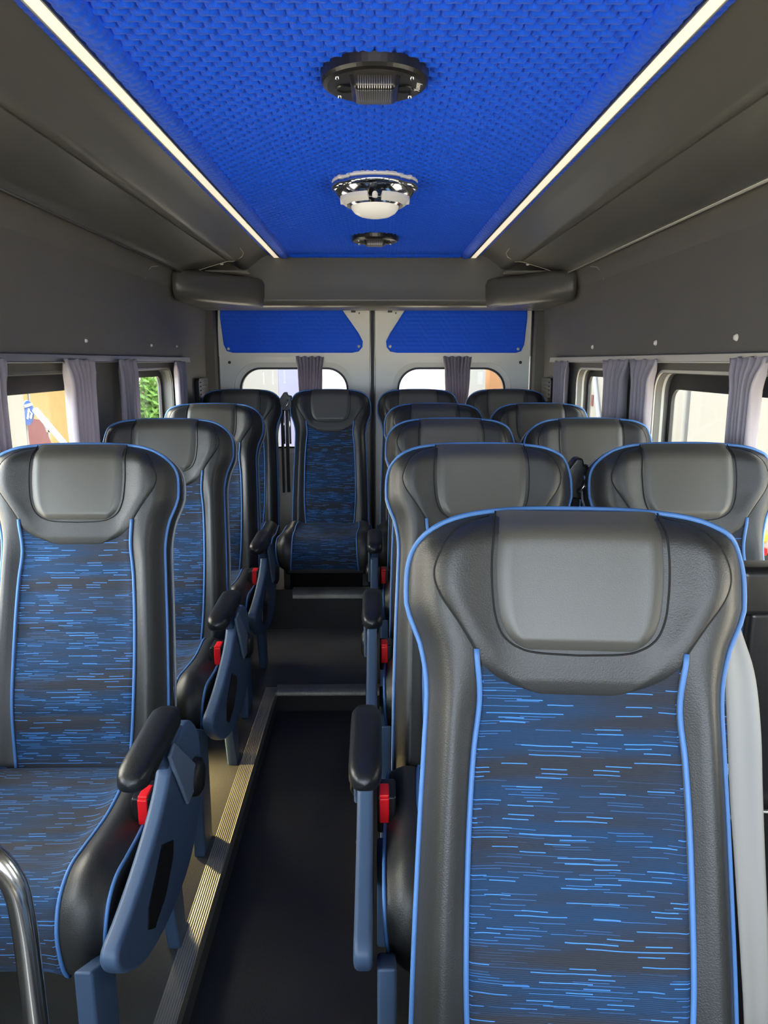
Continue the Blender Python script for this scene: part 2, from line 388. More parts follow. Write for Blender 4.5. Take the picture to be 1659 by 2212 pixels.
# thin panel joints near the duct ends
for sgn, side in ((1, 'right'), (-1, 'left')):
    g = G()
    g.tube([(sgn*(x-.0005), y, z) for x, y, z in ((.997, 3.30, 1.60), (.990, 3.31, 1.66), (.983, 3.33, 1.715), (.972, 3.38, 1.745), (.96, 3.44, 1.755))], .0014, 6)
    o = g.build('panel_joint', M['cream'], None); tag(o, 'thin pale joint line curving up the grey %s wall lining' % side, 'panel joint')
    g = G()
    g.tube([(sgn*x, y, z) for x, y, z in ((.93, 3.86, 1.768), (.82, 3.86, 1.803), (.735, 3.86, 1.827), (.70, 3.86, 1.829), (.66, 3.86, 1.850), (.645, 3.82, 1.863), (.64, 3.7, 1.868))], .0018, 6)
    o = g.build('duct_joint', M['cream'], None); tag(o, 'pale joint line around the rear end of the %s overhead duct' % side, 'panel joint')

# cross beam + end air boxes
g = G()
prof = [(4.2, 1.95), (4.2, 1.75), (4.19, 1.665), (4.205, 1.64), (4.24, 1.628), (4.42, 1.628), (4.42, 1.95)]
g.prism(prof, 'x', -.97, .97)
o = g.build('roof_beam', M['duct'], None, bevel=.008); tag(o, 'dark grey beam across the roof above the rear doors', 'roof beam')
for sgn, side in ((1, 'right'), (-1, 'left')):
    t = empty('air_box', (sgn*.78, 4.0, 1.63), 'grey rounded air box below the rear end of the %s overhead duct' % side, 'air box', None)
    g = G()
    secs = []
    for x in np.linspace(.60, .97, 16):
        e = sm(.60, .66, x); f = sm(.97, .93, x) if False else 1
        yf = 4.2-.40*sm(.58, .97, x)*1.0-.10*e; zt = 1.80+.0*x
        secs.append([(sgn*(x-.78), y-4.0, z-1.63) for y, z in [(4.25, 1.64-.01*e), (yf+.06, 1.632), (yf+.02, 1.645), (yf, 1.68), (yf+.005, 1.75), (yf+.03, 1.775), (yf+.10, 1.785), (4.25, 1.79)]])
    g.grid(secs, closeu=True); n = 8
    g.face(secs[0]); g.face(secs[-1])
    g.build('box_body', M['duct'], t, smooth=True)
    g = G(); g.box(sgn*-.02-.10, sgn*-.02+.12, -.10, -.02, .150, .163); g.build('lid', M['wall'], t, bevel=.004)
    g = G(); g.lathe([(0, -.006), (.007, -.005), (.009, 0)], (sgn*-.02, -.15, .185), 16); g.build('screw', M['stud'], t, smooth=True)

# ---------------------------------------------------------------- quilted ceiling (real relief)
def quilt_h(X, Y, cu=.0365, cv=.048):
    """staggered overlapping scales, height 0..1: steep near edge, soft far edge, deep pits at the sides"""
    row = np.floor(Y/(cv/2)); fv = Y/(cv/2)-row
    def cell(r, fv):
        u = X/cu+.5*(r % 2); fu = np.abs((u-np.floor(u))*2-1)
        body = np.clip((1.0-fu)/.30, 0, 1); body = body*body*(3-2*body)
        p = fv-(.06+.30*fu); rise = np.clip(p/.16, 0, 1); rise = rise*rise*(3-2*rise); fall = np.clip(1-.62*p, 0, 1)*np.clip((1.22-p)/.15, 0, 1)
        return body*rise*fall
    return np.maximum(cell(row, fv), cell(row-1, fv+1)*.92)
def height_mesh(name, Xs, Ys, zf, parent, m, amp=.0035, place=None):
    nx, ny = len(Xs), len(Ys); X, Y = np.meshgrid(Xs, Ys); H = quilt_h(X, Y)*amp
    P = place(X, Y, H).reshape(-1, 3)
    idx = np.arange(nx*ny).reshape(ny, nx); F = np.stack([idx[:-1, :-1], idx[:-1, 1:], idx[1:, 1:], idx[1:, :-1]], -1).reshape(-1, 4)
    me = bpy.data.meshes.new(name); me.from_pydata(P.tolist(), [], F.tolist()); me.materials.append(m)
    me.polygons.foreach_set('use_smooth', [True]*len(me.polygons)); o = bpy.data.objects.new(name, me); C.objects.link(o); o.parent = parent
    return o
t = empty('ceiling_liner', (0, 1.2, 1.9), 'bright blue embossed quilted ceiling panel with padded borders', 'ceiling lining')
Y0c, Y1c = .85, 4.19
Xs = np.arange(-.462, .4625, .0034); Ys = np.arange(Y0c, Y1c-.03, .0032)
def pl(X, Y, H):
    seam = np.exp(-((X-.06)/.004)**2)*.004+np.exp(-((X+.022)/.004)**2)*.002
    return np.stack([X, Y-1.2, 1.905-1.9-H+seam], -1)
height_mesh('quilted_panel', Xs, Ys, None, t, M['blue'], .0100, pl)
for sgn in (1, -1):
    a = np.linspace(0, math.pi, 19); w_ = .5*(.512-.458)
    Xs2 = np.arange(0, .0921, .0036)
    def pr(X, Y, H):
        u = X/.092*math.pi; cx = .487*sgn; r = .0285
        hh = H*np.clip(1.2*np.sin(u)+.2, .2, 1)
        return np.stack([cx-np.cos(u)*(r+hh)*sgn*1., Y-1.2, (1.905-1.9)-np.sin(u)*(r*.95+hh)+.006], -1)
    height_mesh('padded_roll', Xs2, np.arange(Y0c, Y1c-.01, .0045), None, t, M['blue'], .005, pr)
    def pe(X, Y, H): return np.stack([sgn*(.512+X), Y-1.2, .002-H+X*.0], -1)
    height_mesh('border_strip', np.arange(0, .062, .004), np.arange(Y0c, Y1c, .0045), None, t, M['blue'], .003, pe)
def pend(X, Y, H):
    u = Y/.07*math.pi; return np.stack([X, 4.165-1.2-np.cos(u)*(.02), .006-np.sin(u)*(.016+H)], -1)
height_mesh('rear_roll', np.arange(-.46, .461, .004), np.arange(0, .0701, .0035), None, t, M['blue'], .006, pend)
for sgn, side in ((-1, 'left'), (1, 'right')):
    t = empty('light_strip', (sgn*.53, 1.2, 1.896), 'long straight white light strip along the %s edge of the blue ceiling' % side, 'light strip', 'ceiling light strips')
    g = G(); g.box(-.0135, .0135, Y0c-1.2, 4.19-1.2, -.008, 0); g.build('diffuser', M['led'], t)
    g = G(); [g.box(*sorted((s*.0135, s*.0165)), Y0c-1.2, 4.19-1.2, -.0095, 0) for s in (1, -1)]; g.build('channel', M['alu'], t)

# ---------------------------------------------------------------- ceiling fittings
def vent(y, label):
    t = empty('ceiling_vent', (.0, y, 1.9), label, 'air vent', 'black ceiling air vents')
    g = G(); g.lathe([(0, -.026), (.094, -.026), (.102, -.023), (.106, -.017), (.108, 0), (0, 0)], n=56); g.build('flange', M['vblk'], t, smooth=False)
    g = G()
    # swivel drum housing with sloped cheeks
    g.prism([(-.052, .006), (-.041, -.030), (.041, -.030), (.052, .006)], 'y', -.07, .075)
    for v_i, v_ in enumerate(g.v): g.v[v_i] = (v_[0]*(1.0 if abs(v_[1]) > 1 else 1), v_[1], v_[2]-.022+(.016 if v_[1] > 0 and v_[2] < -.02 else 0))
    g.build('nozzle_body', M['vblk'], t, bevel=.010, seg=3)
    g = G()
    for k in range(15):
        x = -.031+k*.0044; pts = [(x, -.0705-.0025*math.cos(a_), -.040+.012*math.sin(a_)) for a_ in np.linspace(-1.5, 1.5, 9)]
        g.tube(pts, .0011, 5)
        pts = [(x, -.062+.10*q, -.0525-.001*math.sin(q*3.1)) for q in np.linspace(0, 1, 7)]
        g.tube([(p[0], p[1], p[2]+.016*max(0, (p[1]+.07)/.145)) for p in pts], .0011, 5)
    g.build('grille', M['alu'], t)
    for sx_ in (-1, 1):
        g = G(); g.lathe([(.014, -.0262), (.018, -.0285), (.020, -.0262)], (sx_*.058, .008, 0), 24); g.lathe([(0, -.0266), (.014, -.0266)], (sx_*.058, .008, 0), 24); g.build('hollow', M['black'], t)
        for sy_ in (-1, 1):
            g = G(); g.lathe([(0, -.0305), (.0035, -.030), (.005, -.026)], (sx_*.072, sy_*.052, 0), 14); g.build('screw', M['chrome'], t, smooth=True)
    return t
M['vblk'] = mat('satin_black_plastic', (.012, .0115, .010), .30, spec=.6)
v1 = vent(1.61, 'large black round ceiling air vent with ribbed nozzle nearest the front')
cu = bpy.data.curves.new('lettering', 'FONT'); cu.body = 'Xsway'; cu.size = .017; cu.extrude = .0004; cu.shear = .3; cu.align_x = 'CENTER'; cu.align_y = 'CENTER'
to = bpy.data.objects.new('lettering', cu); C.objects.link(to); dg = bpy.context.evaluated_depsgraph_get(); me = bpy.data.meshes.new_from_object(to.evaluated_get(dg)); bpy.data.objects.remove(to)
me.materials.clear(); me.materials.append(M['text']); lo = bpy.data.objects.new('lettering', me); C.objects.link(lo); lo.parent = v1
lo.matrix_local = Matrix.Translation((.085, -.002, -.0266)) @ Matrix.Rotation(math.pi, 4, 'Y') @ Matrix.Rotation(-math.pi/2, 4, 'Z')
vent(3.56, 'small-looking black round ceiling air vent at the far end near the beam')
t = empty('ceiling_lamp', (0, 2.50, 1.9), 'round chrome rimmed ceiling lamp with milky white centre', 'ceiling lamp')
lob = lambda a: 1+.035*(1 if abs(math.sin(2*a)) < .75 else .0)-.0
g = G(); g.lathe([(.134, 0), (.136, -.006), (.134, -.011), (0, -.011)], n=96, lobe=lambda a: 1-.05*(1 if abs(math.cos(2*a+0)) < .35 else 0)); g.build('white_base', M['text'], t)
g = G(); g.lathe([(.132, -.011), (.138, -.016), (.137, -.026), (.131, -.032), (.124, -.034)], n=96, lobe=lambda a: 1-.05*(1 if abs(math.cos(2*a)) < .35 else 0)); g.build('chrome_rim', M['chrome'], t, smooth=True)
g = G(); g.lathe([(.126, -.033), (.120, -.044), (.112, -.052), (.104, -.060), (.094, -.066), (.086, -.066), (.080, -.074), (.076, -.078)], n=96); g.build('chrome_reflector', M['chrome'], t, smooth=True)
for k in range(4):
    a0 = math.radians(90*k+12); a1 = math.radians(90*k+78); g = G()
    rows = []
    for a in np.linspace(a0, a1, 16):
        rows.append([(r*math.cos(a), r*math.sin(a), z) for r, z in ((.090, -.064), (.092, -.076), (.110, -.063), (.112, -.050))])
    g.grid(rows); g.face(rows[0]); g.face(rows[-1]); g.build('white_segment', M['text'], t)
    a = math.radians(90*k+45+45); g = G(); g.lathe([(0, -.072), (.008, -.070), (.010, -.050)], (.101*math.cos(a), .101*math.sin(a), 0), 14); g.build('stud', M['text'], t, smooth=True)
g = G(); g.lathe([(.076, -.076), (.074, -.086), (.065, -.097), (.048, -.106), (.025, -.111), (0, -.112)], n=64); g.build('dome', M['dome'], t, smooth=True)

# ---------------------------------------------------------------- rear doors
DY = 4.60
def door(sgn, idx):
    x0, x1 = (-.955, -.034) if sgn < 0 else (.0, .94)
    g = G(); P = lambda x, z, d: (x, DY+d, z)
    wx0, wx1 = (-.83, -.165) if sgn < 0 else (.135, .80)
    # recessed dish round the window
    holed(g, (x0, x1, .55, 1.372), (wx0-.03, wx1+.03, .78, 1.335), .15, P, .015)
    o1 = rrect(wx0-.03, wx1+.03, .78, 1.335, .15); o2 = rrect(wx0, wx1, .81, 1.305, .13)
    g.grid([[P(*q, .0) for q in o1], [P(*q, .014) for q in o1], [P(*q, .02) for q in o2], [P(*q, .05) for q in o2]], closeu=True)
    g.box(x0, x1, DY-.008, DY+.04, 1.371, 1.75)
    g.box(x0, x1, DY, DY+.04, -.1, .55)
    g.box(x0+.03, x1-.05 if sgn < 0 else x1-.03, DY-.012, DY, 1.366, 1.376)
    d = struct('door_%d' % idx, g, M['white'])
    g = G(); o3 = rrect(wx0+.012, wx1-.012, .822, 1.293, .12); g.grid([[P(*q, .012) for q in o2], [P(*q, .012) for q in o3], [P(*q, .045) for q in o3], [P(*q, .045) for q in o2]], closeu=True, closev=True)
    g.build('window_seal', M['rubber'], d)
    g = G(); g.face([P(*q, .03) for q in o3]); g.build('pane', M['glass'], d, fix=False)
    g = G(); g.lathe([(0, -.002), (.009, -.002), (.009, .0)], (sgn*.885, DY-.001, 1.335), 18, ax='y'); g.build('hole_plug', M['black'], d)
    g = G(); xx = -.13 if sgn < 0 else .09; g.box(xx-.014, xx+.012, DY-.012, DY-.008, 1.628, 1.645); g.lathe([(0, -.01), (.005, -.01)], (xx+.02+.014, DY, 1.625), 12, ax='y'); g.build('latch_slot', M['black'], d)
    # blue quilted panel
    if sgn < 0: poly = [(-.930, 1.60), (-.925, 1.70), (-.235, 1.70), (-.201, 1.648), (-.10, 1.508), (-.075, 1.46), (-.078, 1.425), (-.10, 1.400), (-.14, 1.392), (-.86, 1.392), (-.895, 1.402), (-.914, 1.44)]
    else: poly = [(-x-.0, z) for x, z in [(-.915, 1.60), (-.91, 1.70), (-.235, 1.70), (-.182, 1.648), (-.09, 1.508), (-.066, 1.46), (-.07, 1.425), (-.09, 1.400), (-.13, 1.392), (-.855, 1.392), (-.885, 1.402), (-.902, 1.44)]]
    bm = bmesh.new(); vs = [bm.verts.new((x, 0, z)) for x, z in poly]; bm.faces.new(vs)
    # slice into a fine grid so relief can be pushed out of the panel
    for k in range(1, 230):
        co = (-1+k*.0085, 0, 0); bmesh.ops.bisect_plane(bm, geom=bm.verts[:]+bm.edges[:]+bm.faces[:], plane_co=co, plane_no=(1, 0, 0))
    for k in range(1, 54):
        bmesh.ops.bisect_plane(bm, geom=bm.verts[:]+bm.edges[:]+bm.faces[:], plane_co=(0, 0, 1.39+k*.006), plane_no=(0, 0, 1))
    for v in bm.verts:
        h = float(quilt_h(np.array([v.co.x]), np.array([v.co.z]))[0]) if not v.is_boundary else -1.2
        v.co.y = DY-.016-h*.0035
    me = bpy.data.meshes.new('door_liner'); bm.to_mesh(me); bm.free(); me.materials.append(M['blue'])
    o = bpy.data.objects.new('door_liner', me); C.objects.link(o); me.polygons.foreach_set('use_smooth', [True]*len(me.polygons))
    side = 'left' if sgn < 0 else 'right'
    tag(o, 'blue embossed padded panel screwed to the top of the %s rear door' % side, 'door lining')
    for sx_, sz in (((-.885, 1.415), (-.10, 1.43)) if sgn < 0 else ((.865, 1.415), (.09, 1.43))):
        g = G(); g.lathe([(0, -.006), (.006, -.005), (.009, 0)], (sx_, DY-.018, sz), 14, ax='y'); g.build('screw', M['stud'], o, smooth=True)
door(-1, 1); door(1, 2)
g = G(); g.box(-.034, 0, DY+.01, DY+.05, -.1, 1.75); struct('trim_7', g, M['rubber'])
g = G(); g.tube([(-.030, DY-.004, -.1), (-.030, DY-.004, 1.72)], .005, 8); g.tube([(-.004, DY-.004, -.1), (-.004, DY-.004, 1.72)], .005, 8); struct('trim_8', g, M['alu'])
# rear corner pillars
for sgn in (1, -1):
    g = G(); g.prism([(sgn*.945, DY-.0), (sgn*.955, DY-.09), (sgn*1.0, DY-.14), (sgn*1.07, DY+.1), (sgn*.945, DY+.1)], 'z', -.1, 1.70)
    o = struct('pillar', g, M['duct']); o.name = 'trim_9' if sgn > 0 else 'trim_10'
    g = G(); g.tube([(sgn*.952, DY-.03, .3), (sgn*.952, DY-.03, 1.5), (sgn*.945, DY-.03, 1.66)], .009, 8); o = struct('seal', g, M['rubber'], smooth=True); o.name = 'trim_11' if sgn > 0 else 'trim_12'
g = G(); g.box(-1.07, 1.07, DY+.0, DY+.1, 1.74, 1.99); struct('wall_back', g, M['wall'])
# corner speaker grilles
for sgn, side in ((1, 'right'), (-1, 'left')):
    t = empty('speaker_grille', (sgn*.985, 4.27, 1.13), 'black louvred grille on the %s wall behind the last side window' % side, 'grille', 'rear corner grilles')
    g = G(); g.prism(rrect(-.11, .12, -.06, .12, .02, 5), 'x', -.012, .012); g.build('frame', M['black'], t, bevel=.003)
    g = G(); [g.box(*sorted((-sgn*.012, -sgn*.018)), -.085, .095, -.04+k*.022, -.032+k*.022) for k in range(7)]; g.build('louvres', M['black'], t)

# ---------------------------------------------------------------- rails, curtains, caps
for sgn, side in ((1, 'right'), (-1, 'left')):
    y1 = 4.20 if sgn > 0 else 3.98
    g = G(); g.box(*sorted((sgn*.972, sgn*.988)), .2, y1, 1.338, 1.362); g.box(*sorted((sgn*.968, sgn*.988)), .2, y1, 1.336, 1.341)
    g.box(*sorted((sgn*.985, sgn*1.0)), .2, y1, 1.345, 1.357)
    o = g.build('curtain_rail', M['cream'] if sgn > 0 else M['alu'], None, bevel=.002); tag(o, 'straight %s curtain rail above the %s side windows' % ('cream' if sgn > 0 else 'grey', side), 'curtain rail')
def curtain(name, A, B, z1, z0, nrm, label, grp, flare=.0, amp=.012, folds=6, pinch=.0, seed=0):
    """pleated cloth hanging from line A-B (x,y), nrm = inward direction"""
    rnd = random.Random(seed); g = G(); nu, nv = folds*10, 26; ph = [rnd.uniform(-.5, .5) for _ in range(folds+1)]
    rows = []; A = Vector(A); B = Vector(B); D = (B-A); N = Vector(nrm)
    for j in range(nv+1):
        v = j/nv; z = z1+(z0-z1)*v; row = []
        wd = 1+flare*(1-sm(0, .16, v))-pinch*sm(.1, .9, v)
        for i in range(nu+1):
            u = i/nu; k = u*folds; q = ph[int(min(k, folds-1))]
            uu = .5+(u-.5)*wd+.01*math.sin(9*v+q*5)
            a = amp*(.55+.45*sm(0, .1, v))*(1+.3*q)
            fold = math.sin(2*math.pi*k+q*1.2*math.sin(4*v+q*6))
            fold = math.copysign(abs(fold)**.6, fold)*1.5
            p = A+D*uu+N*(a*fold); row.append((p.x, p.y, z+(.004*math.sin(k*6.28*.5+q) if j == 0 else 0)))
        rows.append(row)
    g.grid(rows); o = g.build(name, M['curtain'], None, smooth=True, fix=False)
    s = o.modifiers.new('solid', 'SOLIDIFY'); s.thickness = .0016
    tag(o, label, 'curtain', grp); return o
gr = 'gathered grey curtains on the right windows'
curtain('window_curtain', (.966, 3.78), (.966, 4.04), 1.340, .82, (-1, 0), 'grey lilac curtain at the far end of the right rail, beyond the small window', gr, .1, .012, 5, seed=1)
curtain('window_curtain', (.966, 2.90), (.966, 3.14), 1.346, .82, (-1, 0), 'grey lilac curtain hanging over the near half of the small right window', gr, .35, .013, 6, seed=2)
curtain('window_curtain', (.966, 2.62), (.966, 2.80), 1.346, .82, (-1, 0), 'grey lilac curtain in front of the pillar between the two right windows', gr, .55, .013, 5, seed=3)
curtain('window_curtain', (.966, 1.885), (.966, 2.01), 1.350, .82, (-1, 0), 'tall grey lilac curtain nearest the camera on the large right window', gr, .6, .014, 6, seed=4)
gl = 'gathered grey curtains on the left windows'
curtain('window_curtain', (-.966, 1.80), (-.966, 1.955), 1.346, .82, (1, 0), 'dark grey curtain at the left edge of the view', gl, .35, .013, 5, seed=5)
curtain('window_curtain', (-.966, 2.37), (-.966, 2.58), 1.346, .82, (1, 0), 'dark grey curtain between the large and the small left window', gl, .25, .013, 6, seed=6)
curtain('window_curtain', (-.966, 2.86), (-.966, 3.06), 1.346, .82, (1, 0), 'narrow dark curtain hanging across the small left window', gl, .1, .010, 5, seed=7)
curtain('window_curtain', (-.966, 3.66), (-.966, 3.82), 1.340, .82, (1, 0), 'pale curtain with sunlit edge at the far end of the left rail', gl, .15, .012, 4, seed=8)
curtain('rear_curtain', (-.470, DY-.03), (-.318, DY-.03), 1.370, .85, (0, -1), 'narrow pleated grey curtain on the left rear door window', 'rear door curtains', .12, .012, 8, .25, seed=9)
curtain('rear_curtain', (.420, DY-.03), (.575, DY-.03), 1.370, .85, (0, -1), 'narrow pleated grey curtain on the right rear door window', 'rear door curtains', .12, .012, 8, .3, seed=10)
def cap(x, y, z, sgn, label, r=.010):
    g = G(); g.lathe([(0, -sgn*.008), (r*.7, -sgn*.007), (r, 0)], (x, y, z), 16, ax='x'); o = g.build('screw_cap', M['stud'], None, smooth=True); tag(o, label, 'screw cap', 'cream screw caps on the wall lining')
cap(.9985, 2.09, 1.405, 1, 'cream screw cap on the right wall, nearest the camera above the large window')
cap(.9985, 2.69, 1.405, 1, 'cream screw cap on the right wall above the curtain on the pillar')
cap(.9985, 3.47, 1.405, 1, 'cream screw cap on the right wall above the small window')
cap(.9985, 2.72, 1.22, 1, 'cream cap on the pillar between the two right windows', .008)
cap(-.9985, 2.63, 1.41, -1, 'cream screw cap on the left wall, nearest the camera', .007)
cap(-.9985, 3.39, 1.41, -1, 'cream screw cap on the left wall above the small window', .007)
cap(-.9985, 3.82, 1.415, -1, 'cream screw cap on the left wall, farthest from the camera', .006)

# ---------------------------------------------------------------- seats
REC = math.radians(15); ZT = 1.150; TB = .80
nB = Vector((0, -math.cos(REC), math.sin(REC))); dB = Vector((0, -math.sin(REC), -math.cos(REC))); p0 = Vector((0, 0, ZT))
TC = .115
Wtab = [(.115, .226), (.13, .2258), (.155, .2185), (.185, .206), (.24, .196), (.32, .198), (.41, .202), (.52, .206), (.62, .209), (.80, .212)]
def W(t): return interp(Wtab, max(t, TC))
def ttop(x):
    s = min(1, abs(x)/W(TC)); return TC*(1-(1-s**3.0)**(1/3.0))
XPAD = [(0., .106), (.03, .110), (.08, .113), (.13, .110), (.155, .104), (.172, .094), (.184, .076), (.190, .05), (.192, .0)]
XHEAD = [(.010, .108), (.022, .146), (.04, .168), (.065, .182), (.09, .188), (.115, .180), (.15, .156), (.185, .134), (.205, .126), (.222, .108), (.236, .078), (.245, .04), (.247, .0)]
XFAB = [(.19, .132), (.25, .127), (.32, .134), (.42, .139), (.55, .141), (.66, .139), (.80, .128)]
def depth(x, t):
    w_ = W(t); u = abs(x)/w_; d = 0
    d += -.040*sm(.80, 1.0, u)**1.5                       # edge roll
    d += -.028*(1-sm(0, .05, t-ttop(x)))**2*(1-sm(.75, 1., u))               # top roll
    body = sm(.17, .30, t)
    d += body*.026*math.exp(-((u-.84)/.15)**2)            # side bolster
    d += (1-body)*(.022*math.exp(-((u-.74)/.2)**2)+.006)  # head wings
    d += .014*math.exp(-((t-.60)/.10)**2)*(1-sm(.5, .8, u))
    for tc_ in (.355, .45, .545, .64): d -= .0030*math.exp(-((t-tc_)/.007)**2)*(1-sm(.55, .66, u))*sm(.2, .3, t)
    d += .008*sm(.30, .12, t) if False else 0
    return d
def SB(x, t, o=0): return p0+dB*t+Vector((x, 0, 0))+nB*(depth(x, t)+o)
def backrest_mesh():
    g = G(); NS = 44; ss = [math.sin(math.pi/2*k/(NS/2)) for k in range(-NS//2, NS//2+1)]
    rows = []
    for q in (0, .12, .25, .4, .55, .7, .85): rows.append([SB(s*W(TC), ttop(s*W(TC))+(TC-ttop(s*W(TC)))*q) for s in ss])
    for t in list(np.linspace(TC, TB, 48)): rows.append([SB(s*W(t), t) for s in ss])
    g.grid(rows)
    # boundary loop
    loop = rows[0][:]+[r[-1] for r in rows[1:]]+rows[-1][::-1][1:]+[r[0] for r in rows[1:-1]][::-1]
    c = p0+dB*.4
    def back(k, inset):
        out = []
        for p in loop:
            v = p-c; v = v-nB*v.dot(nB); out.append(c+v*(1-inset)-nB*k)
        return out
    rings = [loop, back(.035, -.004), back(.07, .0), back(.10, .03), back(.115, .10), back(.12, .30)]
    g.grid(rings, closeu=True); g.face(rings[-1])
    return g
def edge_curve(off=.0, inset=0., k=0.):
    pts = []
    for t in np.linspace(TB, TC, 40): pts.append(SB(-W(t), t))
    for a in np.linspace(-1, 1, 61):
        s = math.sin(a*math.pi/2); x = s*W(TC)
        pts.append(SB(x, ttop(x)))
    for t in np.linspace(TC, TB, 40): pts.append(SB(W(t), t))
    out = [pts[0]]
    for p in pts[1:]:
        if (p-out[-1]).length > .004: out.append(p)
    return [p - nB*k for p in out]
def patch(tab, t0, t1, off, rim, nS=22, nT=40, fade_top=False, surf=SB, power=1):
    """cushion patch bounded by |x|=tab(t): raised by off, rim tucked under"""
    g = G(); uv = []; rows = []
    ts = [t0+(t1-t0)*(1-math.cos(math.pi/2*k/nT*1.0)) if False else t0+(t1-t0)*math.sin(math.pi/2*k/nT) if power > 1 else t0+(t1-t0)*k/nT for k in range(nT+1)]
    for ti, t in enumerate(ts):
        X = max(interp(tab, t), .0005); row = []
        for k in range(-nS, nS+1):
            s = math.sin(math.pi/2*k/nS) if power > 1 else k/nS
            x = s*X; de = min(X-abs(x), (t1-t)*1.0 if power > 1 else 9)
            tt = max(t, ttop(x)+.001) if surf is SB else t
            o = off*min(1, max(0, de/rim))**.5-(.003 if de < 1e-5 else 0)
            row.append(surf(x, tt, o)); uv.append((x, -t))
        rows.append(row)
    g.grid(rows); return g, uv
def outline(tab, t0, t1, off, n=60, surf=SB, both=True, power=True):
    R = []
    for k in range(n+1):
        t = t0+(t1-t0)*(math.sin(math.pi/2*k/n) if power else k/n); x = interp(tab, t); R.append((x, t))
    pts = [(x, t) for x, t in R]+([(-x, t) for x, t in R[::-1]] if both else [])
    out = []
    for x, t in pts:
        p = surf(x, max(t, ttop(x)+.001) if surf is SB else t, off)
        if not out or (p-out[-1]).length > .002: out.append(p)
    return out
# cushion
CP = catmull([(0, -.19, .405), (0, -.26, .432), (0, -.34, .432), (0, -.45, .428), (0, -.54, .436), (0, -.605, .441), (0, -.650, .423), (0, -.672, .385), (0, -.674, .345), (0, -.668, .31), (0, -.655, .292)], 7)
cl = [0]
for a, b in zip(CP[:-1], CP[1:]): cl.append(cl[-1]+(b-a).length)
CL = cl[-1]
def cpt(t):
    t = min(max(t, 0), CL-1e-6)
    for i in range(len(cl)-1):
        if t <= cl[i+1]:
            f = (t-cl[i])/(cl[i+1]-cl[i]); p = CP[i].lerp(CP[i+1], f); tg = (CP[i+1]-CP[i]).normalized(); return p, Vector((0, tg.z, -tg.y))*1.
    return CP[-1], Vector((0, -1, 0))
CW = [(0, .222), (.2, .232), (.40, .238), (.52, .237), (CL, .226)]
CF = [(0, .150), (.1, .160), (.22, .166), (.35, .160), (.45, .158), (.52, .160), (CL, .168)]
def SC(x, t, o=0):
    p, n = cpt(t)
    if n.z < 0 and n.y > 0: n = -n
    n = Vector((0, n.y, n.z)); 
    if n.dot(Vector((0, -1, 1))) < 0: n = -n
    w_ = interp(CW, t); u = abs(x)/w_
    d = .030*math.exp(-((u-.80)/.15)**2)*sm(.0, .15, t)*(1-.6*sm(.40, .52, t)) - .012*sm(.85, 1, u)**1.5
    d -= .006*math.exp(-((t-.30)/.012)**2)*(1-sm(.5, .65, u))
    return p+Vector((x, 0, 0))+n*(d+o)
def cushion_mesh():
    g = G(); ss = [math.sin(math.pi/2*k/20) for k in range(-20, 21)]; rows = []
    for t in np.linspace(0, CL-.001, 54): rows.append([SC(s*interp(CW, t), t) for s in ss])
    g.grid(rows)
    # side skirts and underside
    for sd in (0, -1):
        g.grid([[r[sd] for r in rows], [Vector((r[sd].x*(.985), min(-.19, max(-.645, r[sd].y)), .30+.0*k)) for k, r in enumerate(rows)]])
    g.grid([[Vector((r[0].x*.985, min(-.19, max(-.645, r[0].y)), .30)) for r in rows], [Vector((r[-1].x*.985, min(-.19, max(-.645, r[0].y)), .30)) for r in rows]])
    return g
SP = [(-.36, .56), (-.30, .565), (-.235, .55), (-.185, .50), (-.165, .43), (-.175, .35), (-.22, .29), (-.30, .245), (-.40, .235), (-.50, .243), (-.60, .268), (-.66, .297), (-.72, .342), (-.752, .382), (-.745, .41), (-.69, .418), (-.60, .438), (-.50, .472), (-.44, .505), (-.40, .54)]
cache = {}
def part(key, name, maker, m, parent, **kw):
    if key in cache:
        o = cache[key].copy(); C.objects.link(o); o.parent = parent; o.name = name; return o
    g = maker(); uv = None
    if isinstance(g, tuple): g, uv = g
    o = g.build(name, m, parent, uv=uv, **kw); cache[key] = o; return o
def gt(f):
    g = G(); f(g); return g
